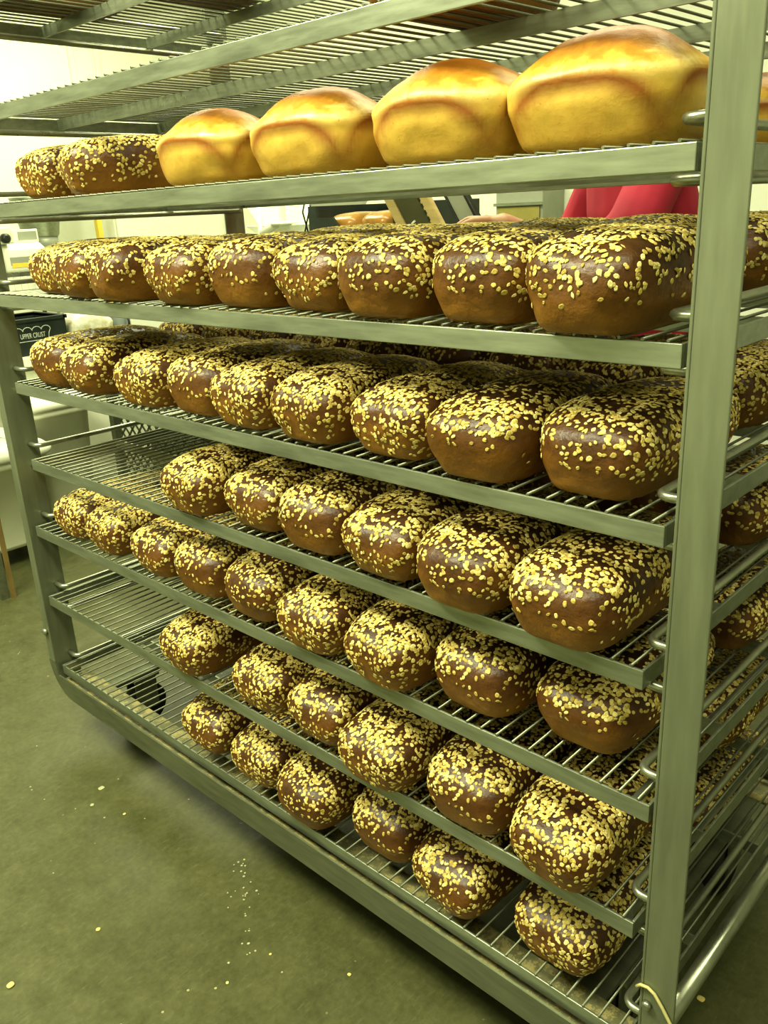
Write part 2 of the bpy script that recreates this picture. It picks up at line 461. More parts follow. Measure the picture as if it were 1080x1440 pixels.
ORD = ['', 'first', 'second', 'third', 'fourth', 'fifth', 'sixth', 'seventh', 'eighth', 'ninth']
SHELF = dict(D='shelf right below the white loaves', E='second shelf below the white loaves', F='fourth shelf from the bottom',
             G='third shelf from the bottom', H='second shelf from the bottom', I='bottom shelf')
SHELF_LABEL = dict(A='steel wire rack shelf at the very top of the photo, seen from below',
    B='steel wire rack shelf directly above the golden white loaves, seen from below',
    C='steel wire rack shelf carrying the golden white loaves',
    D='steel wire rack shelf directly below the golden white loaves, full of oat loaves',
    E='steel wire rack shelf two below the white loaves, full of oat loaves',
    F='steel wire rack shelf with an empty left end, fourth shelf from the bottom',
    G='steel wire rack shelf third from the bottom, with nine oat loaves in front',
    H='steel wire rack shelf second from the bottom, empty at its left end',
    I='bottom steel wire rack shelf over the crumb strewn base ledge')
BT = .0245
def make_shelf(k):
    z = ZS[k]; x0, x1 = SX[k]
    t = thing('wire_shelf', SHELF_LABEL[k], 'rack shelf', ((x0 + x1) / 2, W / 2, z - BT), 'removable wire shelves in the rack')
    MB().box(x0, x1, 0, .004, z - BT, z).build('front_bar', M['steel_h'], t, .001)
    MB().box(x0, x1, W - .004, W, z - BT, z).build('rear_bar', M['steel_h'], t, .001)
    for x in (x0, x1 - .004): MB().box(x, x + .004, .004, W - .004, z - BT, z).build('end_bar', M['steel_h'], t, .001)
    for y in (.21, .46): MB().box(x0 + .004, x1 - .004, y, y + .004, z - BT + .003, z).build('cross_bar', M['steel_h'], t)
    n = int(round((x1 - x0 - .03) / .0255)); m = MB(); r = .0019
    for i in range(n + 1):
        x = x0 + .015 + (x1 - x0 - .03) * i / n + random.uniform(-.0015, .0015)
        m.tube([(x, .0002, z + r), (x, W - .0002, z + r)], r, 6)
    m.build('wire_grid', M['steel_wire'], t)
for k in ZS: make_shelf(k)

# ------------------------------------------------------------------ loaves
def cube_grid(cuts):
    bm = bmesh.new(); bmesh.ops.create_cube(bm, size=2)
    bmesh.ops.subdivide_edges(bm, edges=bm.edges[:], cuts=cuts, use_grid_fill=True)
    return bm
def sm(a, b, x):
    t = max(0, min(1, (x - a) / (b - a))); return t * t * (3 - 2 * t)
def crust(name, mat, seed, bw, tw, bl, tl, h, ntop=3.0, lump=.006, sag=.07, rim=0., cuts=19, plan=4.6, sagx=.03, toproll=0.):
    bm = cube_grid(cuts); off = Vector((seed * 3.1, seed * 1.7, seed * .9))
    for v in bm.verts:
        p = v.co.copy()
        n1, n2 = plan - toproll * max(0., p.z), ntop + 9. * max(0., -p.z)
        pl = (abs(p.x) ** n1 + abs(p.y) ** n1) ** (1 / n1)
        q = p / (pl ** n2 + abs(p.z) ** n2) ** (1 / n2)
        hh = (q.z + 1) / 2
        k = sm(-.18, .52, hh)
        k = (k - .13) / .87; wx = bw + (tw - bw) * k; ly = bl + (tl - bl) * k
        if rim:  # the oven-spring shoulder swelling over the line of the tin
            g = math.exp(-((hh - .66) / .12) ** 2); wx += rim * g; ly += rim * g
            g = math.exp(-((hh - .50) / .07) ** 2); wx -= rim * .4 * g; ly -= rim * .4 * g
        z = hh * h * (1 - sag * (q.y ** 2) * hh - sagx * (q.x ** 2) * hh)
        c = Vector((q.x * wx, q.y * ly, z))
        d = mnoise.noise(c * 14 + off) * lump + mnoise.noise(c * 38 + off) * lump * .4
        lowf = sm(0, .25, hh)
        nrm = Vector((q.x, q.y, max(q.z, 0) + .2)).normalized()
        v.co = c + nrm * d * (.3 + .7 * lowf) * (1 - .45 * sm(.7, 1., hh)) * (1 if hh > .02 else 0)
        if hh < .02: v.co.z = 0
    zmin = min(v.co.z for v in bm.verts)
    for v in bm.verts: v.co.z -= zmin
    bmesh.ops.recalc_face_normals(bm, faces=bm.faces)
    me = bpy.data.meshes.new(name); bm.to_mesh(me); bm.free()
    me.polygons.foreach_set('use_smooth', [True] * len(me.polygons)); me.materials.append(mat)
    return me

def oats(name, crust_me, seed, count, h, low, endlow, r0=.0034):
    """rolled oats strewn over a crust: a few hundred small domed flakes, each lying on the surface"""
    rg = np.random.default_rng(seed)
    me = crust_me; me.calc_loop_triangles()
    V = np.array([v.co[:] for v in me.vertices]); N = np.array([v.normal[:] for v in me.vertices])
    T = np.array([t.vertices[:] for t in me.loop_triangles])
    A = np.linalg.norm(np.cross(V[T[:, 1]] - V[T[:, 0]], V[T[:, 2]] - V[T[:, 0]]), axis=1)
    A /= A.sum(); mb_v = []; mb_f = []
    off = Vector((seed * .77, seed * 2.3, seed * 1.1)); placed = 0; tries = 0
    while placed < count and tries < count * 14:
        tries += 1
        t = T[rg.choice(len(T), p=A)] if tries % 64 == 1 else T[idx[tries % 64]]
        if tries % 64 == 1: idx = rg.choice(len(T), 64, p=A); t = T[idx[0]]
        a, b = rg.random(2)
        if a + b > 1: a, b = 1 - a, 1 - b
        p = V[t[0]] * (1 - a - b) + V[t[1]] * a + V[t[2]] * b
        n = N[t[0]] * (1 - a - b) + N[t[1]] * a + N[t[2]] * b; n = n / np.linalg.norm(n)
        hh = p[2] / h
        end = abs(n[1]) > .55
        lo = endlow if end else low
        pr = sm(lo - .12, lo + .25, hh) * (.50 if n[2] < .35 else 1.0)
        nz = mnoise.noise(Vector(p) * 22 + off) + .6 * mnoise.noise(Vector(p) * 55 + off)
        pr *= min(1, max(.10, .72 + .9 * nz))
        if rg.random() > pr: continue
        n = Vector(n); up = Vector((0, 0, 1)) if abs(n.z) < .9 else Vector((1, 0, 0))
        n = (n + Vector(rg.normal(0, .13, 3))).normalized()
        u = n.cross(up).normalized(); w = n.cross(u)
        ang = rg.random() * 2 * PI; u, w = u * math.cos(ang) + w * math.sin(ang), w * math.cos(ang) - u * math.sin(ang)
        ra = r0 * rg.uniform(.72, 1.22); rb = ra * rg.uniform(.58, .9)
        c = Vector(p) + n * .0008; o = len(mb_v); K = 8
        for k in range(K):
            th = 2 * PI * k / K; j = rg.uniform(.8, 1.14)
            mb_v.append(c + u * ra * j * math.cos(th) + w * rb * j * math.sin(th) - n * .0002)
        for k in range(K):
            th = 2 * PI * k / K
            mb_v.append(c + u * ra * .62 * math.cos(th) + w * rb * .62 * math.sin(th) + n * .0004)
        mb_v.append(c + n * .00025)
        for k in range(K):
            l = (k + 1) % K
            mb_f.append((o + k, o + l, o + K + l, o + K + k)); mb_f.append((o + K + k, o + K + l, o + 2 * K))
        placed += 1
    m2 = bpy.data.meshes.new(name); m2.from_pydata(mb_v, [], mb_f); m2.update()
    m2.materials.append(M['oat'])
    return m2

LH = .112
DARK = []
specs = [  # seed, half widths base/top, half lengths, height, flakes, low limit, end low limit
    (1, .056, .073, .136, .150, .100, 1800, .30, .38), (2, .057, .075, .135, .151, .099, 2100, .22, .18),
    (3, .055, .072, .136, .149, .101, 1650, .34, .34), (4, .057, .074, .137, .151, .098, 2400, .16, .08),
    (5, .058, .073, .135, .150, .101, 1850, .26, .26), (6, .056, .074, .136, .150, .102, 1500, .34, .48),
    (7, .057, .072, .135, .149, .098, 2250, .20, .14)]
for (sd, bw, tw, bl, tl, h, cnt, lo, elo) in specs:
    cm = crust('dark_crust', mat_dark_crust('dark_crust_%d' % sd, sd * 1.3), sd, bw, tw, bl, tl, h, 3.8 if sd % 2 else 3.3)
    DARK.append((cm, oats('rolled_oats', cm, sd + 20, cnt, h, lo, elo), h))

used = {}
def place_dark(k, x, y, rz, var, label, group):
    cm, om, h = DARK[var]; z = ZS[k] + .0044
    if var not in used:
        o = bpy.data.objects.new('oat_loaf', cm); c = bpy.data.objects.new('oat_topping', om); c['kind'] = 'stuff'
        c['label'] = 'pale rolled oats stuck to the crust'
        used[var] = (o, c)
    else:
        a, b = used[var]; o = a.copy(); c = b.copy()
    COL.objects.link(o); COL.objects.link(c); c.parent = o
    o.location = (x, y, z); o.rotation_euler = (0, 0, rz)
    tag(o, label, 'loaf of bread', group)

FRONT = {  # x and y of each front-row loaf, left to right; crust variant
    'D': [(0.216, 0.161, 3), (0.364, 0.131, 1), (0.512, 0.119, 2), (0.696, 0.126, 1), (0.844, 0.142, 4), (0.992, 0.149, 1), (1.14, 0.128, 0), (1.288, 0.137, 0), (1.436, 0.11, 2)],
    'E': [(0.179, 0.143, 4), (0.327, 0.136, 1), (0.53, 0.137, 3), (0.678, 0.15, 4), (0.826, 0.138, 3), (0.974, 0.133, 6), (1.135, 0.145, 3), (1.283, 0.126, 5), (1.431, 0.152, 0)],
    'F': [(0.66, 0.122, 6), (0.82, 0.145, 1), (0.968, 0.133, 4), (1.118, 0.129, 1), (1.267, 0.115, 0), (1.419, 0.112, 4)],
    'G': [(0.154, 0.146, 3), (0.302, 0.141, 6), (0.486, 0.141, 1), (0.634, 0.141, 4), (0.79, 0.141, 0), (0.954, 0.125, 3), (1.117, 0.118, 6), (1.265, 0.152, 4), (1.421, 0.173, 5)],
    'H': [(0.569, 0.124, 6), (0.792, 0.137, 3), (0.94, 0.139, 1), (1.094, 0.112, 3), (1.261, 0.128, 4), (1.415, 0.117, 6)],
    'I': [(0.57, 0.147, 1), (0.739, 0.147, 3), (0.896, 0.127, 0), (1.059, 0.16, 4), (1.221, 0.14, 1), (1.398, 0.161, 3)]}
REAR = {'D': [.60, .76, .92, 1.08, 1.24, 1.41], 'E': [.10, .27, .43, .60, .76, .92, 1.09, 1.25, 1.42], 'F': [.96, 1.12, 1.28, 1.43],
        'G': [.95, 1.11, 1.27, 1.43], 'H': [1.10, 1.26, 1.42], 'I': [1.25, 1.41]}
for k, L in FRONT.items():
    n = len(L)
    for i, (x, y, var) in enumerate(L):
        if n - i <= 3: pos = ['rightmost', 'second from the right', 'third from the right'][n - i - 1]
        else: pos = 'leftmost' if i == 0 else ORD[i + 1] + ' from the left'
        place_dark(k, x, y, random.uniform(-.035, .035), var, 'oat loaf, %s, front row, %s' % (pos, SHELF[k]), 'oat covered brown loaves')
for k, L in REAR.items():
    n = len(L)
    for i, x in enumerate(L):
        pos = ['rightmost', 'second from the right', 'third from the right', 'fourth from the right', 'fifth from the right', 'sixth from the right', 'seventh from the right', 'eighth from the right', 'ninth from the right'][n - i - 1]
        place_dark(k, x + random.uniform(-.008, .008), .515 + random.uniform(-.01, .012), random.uniform(-.04, .04), (i * 3 + len(k) + n) % 7, 'oat loaf, %s, rear row, %s' % (pos, SHELF[k]), 'oat covered brown loaves')
place_dark('C', .222, .165, .05, 3, 'oat covered brown loaf, leftmost on the golden white loaf shelf', 'oat covered brown loaves')
place_dark('C', .425, .150, -.30, 6, 'oat covered brown loaf touching the leftmost golden white loaf', 'oat covered brown loaves')
place_dark('B', 1.16, .165, 0, 2, 'brown loaf seen through the wires of the shelf above the golden white loaves', 'oat covered brown loaves')
place_dark('A', .13, .17, 0, 3, 'brown loaf seen through the topmost wires at the left corner', 'oat covered brown loaves')
place_dark('A', .36, .35, 0, 1, 'brown loaf seen through the topmost wires, right of the corner one', 'oat covered brown loaves')

WHITE = [crust('golden_crust', M['white_crust'], s, .090, .102, .060, .074, h, 2.5, .006, .13, .003, 23, 3.4, .17, 1.0) for s, h in ((11, .107), (12, .109), (13, .110), (14, .113))]
wl = [(.742, .085, .06, 0, 'golden white loaf touching the brown oat loaf, leftmost of the white ones'),
      (.975, .085, .05, 1, 'golden white loaf, second from the left of the white ones'),
      (1.208, .085, .03, 2, 'golden white loaf, third from the left of the white ones'),
      (1.405, .090, .02, 3, 'darkest topped golden white loaf, close beside the right post'),
      (1.06, .30, 0, 1, 'golden white loaf peeking out between and behind the two right white loaves'),
      (1.39, .56, .1, 0, 'golden white loaf half hidden behind the right post, at the rear')]
for i, (x, y, rz, v, lab) in enumerate(wl):
    o = bpy.data.objects.new('white_loaf', WHITE[v]); COL.objects.link(o)
    o.location = (x, y, ZS['C'] + .0044); o.rotation_euler = (0, 0, rz)
    tag(o, lab, 'loaf of bread', 'golden white loaves')

# ------------------------------------------------------------------ background, left: bins, trolley, tables
def bin_(x, y, lab, hw, hl, zt):
    t = thing('ingredient_bin', lab, 'storage bin', (x, y, 0), 'white ingredient bins')
    def ring(hw, hl, z, r=.06, n=5):
        out = []
        for cx, cy, a0 in ((hw - r, hl - r, 0), (-hw + r, hl - r, 90), (-hw + r, -hl + r, 180), (hw - r, -hl + r, 270)):
            for i in range(n + 1):
                a = math.radians(a0 + 90 * i / n); out.append((x + cx + r * math.cos(a), y + cy + r * math.sin(a), z))
        return out
    zo = zt - .49
    MB().loft([ring(hw * .82, hl * .82, .07), ring(hw * .85, hl * .85, .085), ring(hw, hl, .46 + zo), ring(hw + .012, hl + .012, .462 + zo), ring(hw + .012, hl + .012, .49 + zo)]).build('tub', M['bin_plastic'], t)
    MB().loft([ring(hw + .022, hl + .022, .49 + zo), ring(hw + .03, hl + .03, .50 + zo), ring(hw + .03, hl + .03, .515 + zo), ring(hw + .01, hl + .01, .535 + zo), ring(hw * .7, hl * .7, .56 + zo), ring(hw * .3, hl * .3, .565 + zo)]).build('lid', M['white_plastic'], t)
    for sx in (-1, 1):
        for sy in (-1, 1):
            MB().lathe([(.010, -.012), (.035, -.012), (.035, .012), (.010, .012)], (x + sx * hw * .65, y + sy * hl * .65, .035), 16, 'y').build('caster', M['rubber'], t)
    return t
bin_(-1.42, .44, 'white ingredient bin with a lid at the left edge, in front of the other bin', .20, .155, .42)
bin_(-1.61, .79, 'white ingredient bin with a lid behind the front one, beside the lattice trolley', .165, .135, .53)

t = thing('lattice_trolley', 'low dark trolley with a crisscross lattice side behind the white bins', 'trolley', (-1.25, 1.02, 0))
m = MB()
Lx0, Lx1, lz0, lz1, ly = -1.45, -.70, .16, .60, 1.02
for i in range(-8, 22):
    for sg in (1, -1):
        xa = Lx0 + i * .055; pts = []
        xs, zs = (xa, lz0), (xa + sg * (lz1 - lz0), lz1)
        a, b = Vector((xs[0], ly, xs[1])), Vector((zs[0], ly, zs[1]))
        ta, tb = 0., 1.
        dx = b.x - a.x
        for lim, sgn_ in ((Lx0, 1), (Lx1, -1)):
            tt = (lim - a.x) / dx
            if (dx > 0) == (sgn_ > 0): ta = max(ta, tt)
            else: tb = min(tb, tt)
        if tb > ta + .03:
            m.obox((a + (b - a) * ((ta + tb) / 2)), (b - a) * ((tb - ta) / 2), (0, .002, 0), Vector((-(b - a).z, 0, (b - a).x)).normalized() * .004)
m.build('lattice_panel', M['lattice'], t)
for x in (Lx0, Lx1):
    for y in (ly, ly + .45): MB().box(x - .018, x + .018, y - .015, y + .015, .08, .62).build('leg', M['steel_dark'], t)
for x in (Lx0, Lx1):
    for y in (ly, ly + .45): MB().lathe([(.01, -.012), (.04, -.012), (.04, .012), (.01, .012)], (x, y, .04), 16, 'x').build('caster', M['rubber'], t)
MB().box(Lx0, Lx1, ly, ly + .45, .14, .16).build('deck', M['steel_dark'], t)
MB().box(Lx0, Lx1, ly - .015, ly + .465, .60, .625).build('top', M['steel_dark'], t)

t = thing('work_table', 'grey steel work table leg with a wood edge at the left border of the photo', 'table', (-1.15, .0, 0))
MB().box(-1.02, -.985, .235, .265, 0, .86).build('leg', M['steel_dark'], t); MB().box(-.984, -.976, .268, .284, 0, .82).build('wood_edge', M['dark_wood'], t)
for x, y in ((-1.25, .20), (-1.25, -.65), (-1.0, -.65)): MB().box(x - .017, x + .017, y - .017, y + .017, 0, .82).build('leg', M['steel_dark'], t)
MB().box(-1.27, -.97, -.70, .23, .82, .86).build('table_top', M['steel_h'], t, .003)

# counter along the left wall
t = thing('counter', 'long white counter along the far left wall behind the crate', 'counter', (-2.5, 1.1, 0))
MB().box(-2.95, -1.78, .55, 1.47, .66, .70).build('counter_top', M['white_plastic'], t, .003)
MB().box(-2.9, -1.83, .60, 1.40, 0, .66).build('cabinet_body', M['bin_plastic'], t)

def bread_crate(x0, x1, y0, y1, z0, z1, lab, group='black bread crates'):
    t = thing('bread_crate', lab, 'crate', ((x0 + x1) / 2, (y0 + y1) / 2, z0), group); w = .012
    MB().box(x0, x1, y0, y1, z0, z0 + w).build('crate_floor', M['crate_plastic'], t)
    MB().box(x0, x0 + w, y0, y1, z0 + w, z1).build('side', M['crate_plastic'], t)
    MB().box(x1 - w, x1, y0, y1, z0 + w, z1).build('side', M['crate_plastic'], t)
    MB().box(x0 + w, x1 - w, y0, y0 + w, z0 + w, z1).build('side', M['crate_plastic'], t)
    MB().box(x0 + w, x1 - w, y1 - w, y1, z0 + w, z1).build('side', M['crate_plastic'], t)
    r = MB(); r.box(x0 - .008, x1 + .008, y0 - .008, y0 + w, z1 - .012, z1 + .004).box(x0 - .008, x1 + .008, y1 - w, y1 + .008, z1 - .012, z1 + .004)
    r.box(x0 - .008, x0 + w, y0, y1, z1 - .012, z1 + .004).box(x1 - w, x1 + .008, y0, y1, z1 - .012, z1 + .004).build('rim', M['crate_plastic'], t, .002)
    return t
cr = bread_crate(-2.12, -1.83, .70, 1.06, .70, .855, 'black bread crate with a pale loaf shaped logo, on the counter at the left')
# logo on the crate's right face: a loaf outline round two words
cu = bpy.data.curves.new('logo_text', 'FONT'); cu.body = 'UPPER CRUST'; cu.size = .030; cu.align_x = 'CENTER'; cu.extrude = .0006
tmp = bpy.data.objects.new('logo_tmp', cu); COL.objects.link(tmp); bpy.context.view_layer.update()
me = bpy.data.meshes.new_from_object(tmp.evaluated_get(bpy.context.evaluated_depsgraph_get()))
bpy.data.objects.remove(tmp); me.materials.clear(); me.materials.append(M['lettering'])
xf = -1.83 + .0012
me.transform(Matrix.Translation((xf, .90, .775)) @ Matrix(((0, 0, 1, 0), (1, 0, 0, 0), (0, 1, 0, 0), (0, 0, 0, 1))) @ Matrix.Scale(.62, 4, (1, 0, 0)))
lo = bpy.data.objects.new('lettering', me); COL.objects.link(lo); lo.parent = cr; me.transform(parent_matrix(cr).inverted())
lo['label'] = 'pale words UPPER CRUST on the crate'
pts = []
for i in range(4):
    cy = .837 + i * .042
    pts += [(xf, cy - .021 * math.cos(a), .806 + .016 * math.sin(a)) for a in [PI * j / 6 for j in range(7)]]
pts += [(xf, .975, .79), (xf, .97, .762), (xf, .83, .762), (xf, .818, .79)]
MB().tube(pts, .0018, 5, closed=True).build('logo_outline', M['lettering'], cr)

def bag(x, y, z, sx, sy, sz, seed, lab):
    t = thing('bagged_loaf', lab, 'bagged bread', (x, y, z), 'loaves in clear plastic bags')
    m1 = crust('loaf', M['bag_bread'], seed, sx * .78, sx * .85, sy * .78, sy * .85, sz * .85, 3, .004, .05, 0, 8)
    o = bpy.data.objects.new('loaf', m1); COL.objects.link(o); o.parent = t; o.location = (0, 0, .003)
    m2 = crust('film', M['bag_film'], seed + 1, sx * .98, sx, sy * .98, sy * 1.15, sz, 2.6, .016, .1, 0, 10)
    o = bpy.data.objects.new('plastic_film', m2); COL.objects.link(o); o.parent = t
bag(-1.975, .80, .713, .085, .07, .185, 31, 'bread in a clear plastic bag bulging out of the logo crate')
bag(-1.93, 1.20, .70, .085, .10, .165, 33, 'bread in a clear plastic bag right beside the logo crate')
t = thing('jug', 'small grey blue jug on the counter behind the clear bread bags', 'jug', (-1.95, 1.40, .70))
MB().lathe([(.045, 0), (.05, .01), (.045, .13), (.035, .15)], (-1.95, 1.40, .70), 16).build('jug_body', M['grey_blue'], t)
MB().tube(arc((-1.90, 1.40, .78), .03, -80, 80, 8, 'xz'), .006, 6).build('handle', M['black_plastic'], t)

# raised wire rack with the kitchen scale and mixing bowl
t = thing('counter_rack', 'chrome wire rack standing on the counter under the white scale', 'rack', (-2.35, 1.2, .70))
for x in (-2.62, -2.14):
    for y in (.95, 1.42): MB().tube([(x, y, .70), (x, y, 1.03)], .008, 8).build('leg', M['steel_rod'], t)
m = MB()
for i in range(22): y = .95 + .47 * i / 21; m.box(-2.62, -2.14, y - .004, y + .004, 1.028, 1.036)
m.box(-2.625, -2.612, .95, 1.42, 1.02, 1.03).box(-2.148, -2.135, .95, 1.42, 1.02, 1.03); m.build('slats', M['steel_rod'], t)
m = MB()
for i in range(14): y = .97 + .43 * i / 13; m.box(-2.140, -2.136, y - .007, y + .007, .93, 1.02)
m.build('front_grille', M['white_plastic'], t)

t = thing('kitchen_scale', 'white electronic kitchen scale with a small display, at the far left', 'scale', (-2.3, 1.09, 1.036))
bm_ = MB()
def rr(hx, hy, z, cx=-2.28, cy=1.095): return [(cx - hx, cy - hy, z), (cx + hx, cy - hy, z), (cx + hx, cy + hy, z), (cx - hx, cy + hy, z)]
MB().loft([rr(.10, .10, 1.036), rr(.105, .105, 1.05), rr(.10, .10, 1.14), rr(.07, .09, 1.165)]).build('scale_body', M['white_plastic'], t, .006)
MB().box(-2.32, -2.25, 1.08, 1.205, 1.165, 1.225).build('display_head', M['white_plastic'], t, .004)
MB().box(-2.249, -2.247, 1.105, 1.195, 1.178, 1.215).build('display_glass', M['grey_enamel'], t)
MB().box(-2.180, -2.176, 1.015, 1.125, 1.055, 1.105).build('keypad', M['grey_enamel'], t)
MB().box(-2.175, -2.173, 1.02, 1.12, 1.058, 1.078).build('keypad_stripe', M['yellow_paint'], t)
MB().lathe([(.022, 0), (.022, .02), (.012, .03)], (-2.16, 1.0, 1.19), 14, 'x').build('knob', M['black_plastic'], t)
MB().box(-2.30, -2.16, .97, 1.03, 1.165, 1.24).build('side_head', M['white_plastic'], t, .006)

t = thing('mixing_bowl', 'large tapered grey mixing bowl right of the white scale', 'bowl', (-2.46, 1.32, 1.036))
MB().lathe([(.055, 1.036), (.07, 1.04), (.078, 1.15), (.080, 1.185)], (-2.46, 1.32, 0), 28).build('bowl_base', M['grey_enamel'], t)
MB().lathe([(.080, 1.185), (.088, 1.19), (.118, 1.36), (.126, 1.37), (.118, 1.372), (.08, 1.20)], (-2.46, 1.32, 0), 28).build('bowl_body', M['steel_h'], t)

t = thing('wall_socket', 'white wall socket with a black cable hanging down beside the bowl', 'socket', (XL, 2.14, 1.2))
MB().box(XL + .001, XL + .03, 1.90, 2.05, 1.20, 1.30).build('plate', M['white_plastic'], t, .004)
MB().lathe([(.03, .03), (.03, .06), (.015, .075)], (XL, 1.98, 1.25), 14, 'x').build('plug', M['black_plastic'], t)
MB().tube([(XL + .07, 1.98, 1.24), (XL + .075, 1.97, 1.15), (XL + .06, 1.96, .95), (XL + .05, 1.97, .72)], .007, 6).build('cable', M['black_plastic'], t)
t = thing('tap', 'dark T shaped tap on the counter between the bowl and the socket', 'tap', (-2.85, 1.41, .70))
MB().tube([(-2.80, 1.43, .70), (-2.80, 1.43, 1.20)], .012, 8).build('stem', M['black_plastic'], t)
MB().tube([(-2.80, 1.40, 1.20), (-2.80, 1.50, 1.205)], .012, 8).build('handle', M['black_plastic'], t)

t = tag(MB().box(-2.215, -2.185, 1.487, 1.512, 0, 1.29).build('upright_pole', M['yellow_paint'], origin=(-2.2, 1.5, 0)), 'thin yellow upright pole left of the white cabinet', 'pole')
t = thing('white_cabinet', 'plain tall white cabinet left of the rack rear post', 'cabinet', (-2.55, 1.93, 0))
MB().box(-2.95, -2.22, 1.60, 2.27, .08, 1.42).build('cabinet_body', M['white_plastic'], t, .006)
MB().box(-2.218, -2.20, 1.605, 2.265, .10, 1.41).build('door', M['white_plastic'], t, .004)
MB().box(-2.93, -2.26, 1.63, 2.24, 0, .08).build('plinth', M['grey_enamel'], t)
MB().tube([(-2.20, 2.22, .85), (-2.17, 2.22, .86), (-2.17, 2.22, 1.06), (-2.20, 2.22, 1.07)], .008, 8).build('handle', M['steel_rod'], bpy.data.objects['door'])

# dough hopper machine
t = thing('dough_divider', 'white dough divider machine with an open angular hopper and upright rod', 'machine', (-1.42, 2.05, 0))
MB().box(-1.72, -1.16, 2.0, 2.45, .05, 1.10).build('machine_body', M['white_plastic'], t, .01)
def quad(m, a, b, c, d, th=.006):
    a, b, c, d = map(Vector, (a, b, c, d)); n = (b - a).cross(d - a).normalized() * th
    m.add([a, b, c, d, a + n, b + n, c + n, d + n], [(0, 3, 2, 1), (4, 5, 6, 7), (0, 1, 5, 4), (1, 2, 6, 5), (2, 3, 7, 6), (3, 0, 4, 7)])
m = MB()
quad(m, (-1.60, 2.10, 1.10), (-1.30, 2.10, 1.10), (-1.20, 2.02, 1.19), (-1.68, 2.02, 1.19))
quad(m, (-1.60, 2.35, 1.10), (-1.30, 2.35, 1.10), (-1.18, 2.44, 1.36), (-1.70, 2.44, 1.36))
quad(m, (-1.30, 2.10, 1.10), (-1.30, 2.35, 1.10), (-1.18, 2.44, 1.36), (-1.18, 2.0, 1.36))
quad(m, (-1.60, 2.10, 1.10), (-1.60, 2.35, 1.10), (-1.70, 2.44, 1.36), (-1.70, 2.02, 1.30))
m.build('hopper', M['white_plastic'], t)
MB().tube([(-1.53, 1.985, .6), (-1.53, 1.985, 1.42)], .012, 8).build('upright_rod', M['white_plastic'], t)
MB().tube([(-1.53, 1.99, 1.15), (-1.42, 2.03, 1.21), (-1.42, 2.03, 1.40)], .022, 10).build('pipe', M['white_plastic'], t)
MB().lathe([(.03, 1.185), (.07, 1.19), (.07, 1.2), (.03, 1.205)], (-1.40, 2.03, 0), 18).build('collar', M['white_plastic'], t)
MB().tube([(-1.22, 1.99, 1.14), (-1.165, 1.99, 1.27)], .004, 6).build('cable', M['black_plastic'], t)
MB().tube([(-1.17, 1.985, 1.10), (-1.215, 1.985, 1.24), (-1.18, 1.985, 1.32)], .004, 6).build('cable', M['black_plastic'], t)
for x in (-1.66, -1.22):
    for y in (2.06, 2.40): MB().lathe([(.02, 0), (.03, .005), (.02, .05)], (x, y, 0), 12).build('foot', M['rubber'], t)

# stack of black crates with bagged loaves behind
def crate_open(x0, x1, y0, y1, z0, z1, lab):
    """long-sided crate seen from its cut-out front"""
    t = thing('bread_crate', lab, 'crate', ((x0 + x1) / 2, (y0 + y1) / 2, z0), 'black bread crates'); w = .012
    MB().box(x0, x1, y0, y1, z0, z0 + w).build('crate_floor', M['crate_plastic'], t)
    MB().box(x0, x0 + w, y0, y1, z0 + w, z1).build('side', M['crate_plastic'], t); MB().box(x1 - w, x1, y0, y1, z0 + w, z1).build('side', M['crate_plastic'], t)
    MB().box(x0 + w, x1 - w, y1 - w, y1, z0 + w, z1).build('side', M['crate_plastic'], t)
    poly = [(x0 + w, z0 + w), (x1 - w, z0 + w), (x1 - w, z0 + .04), (x0 + .19, z0 + .04), (x0 + .14, z1 - .045), (x0 + .05, z1 - .045), (x0 + .045, z1), (x0 + w, z1)]
    n = len(poly); vs = [(x, y0, z) for x, z in poly] + [(x, y0 + w, z) for x, z in poly]
    MB().add(vs, [tuple(range(n)), tuple(range(2 * n - 1, n - 1, -1))] + [(i, (i + 1) % n, n + (i + 1) % n, n + i) for i in range(n)]).build('front_side', M['crate_plastic'], t)
    return t
zc = [(.10, .98), (.98, 1.12), (1.12, 1.26), (1.26, 1.40)]
crate_stand = thing('crate_dolly', 'dark dolly block carrying the stack of black bread crates', 'dolly', (-.62, 1.95, 0))
MB().box(-.86, -.36, 1.68, 2.22, .10, .98).build('stand_body', M['crate_plastic'], crate_stand, .01)
for x in (-.80, -.42):
    for y in (1.75, 2.15): MB().lathe([(.01, -.015), (.05, -.015), (.05, .015), (.01, .015)], (x, y, .05), 16, 'x').build('caster', M['rubber'], crate_stand)
for z0, z1, nm in ((.98, 1.12, 'lowest'), (1.12, 1.26, 'topmost')):
    crate_open(-.85, -.37, 1.69, 2.21, z0 + .001, z1, 'black bread crate behind the second shelf, %s of its stack' % nm)
for i, (x, z, lab) in enumerate(((-.70, .994, 'bagged brown loaf in the lowest black crate, left one'), (-.52, .994, 'bagged brown loaf in the lowest black crate, right one'),
                   (-.70, 1.134, 'bagged brown loaf in the upper black crate, left one'), (-.52, 1.134, 'bagged brown loaf in the upper black crate, right one'))):
    m1 = crust('bagged_loaf', M['bag_bread'], 40 + i, .072, .080, .13, .14, .098, 3.4, .004, .05, 0, 9)
    o = bpy.data.objects.new('bagged_loaf', m1); COL.objects.link(o); o.location = (x, 1.855, z); tag(o, lab, 'bagged bread', 'loaves in the black crates')

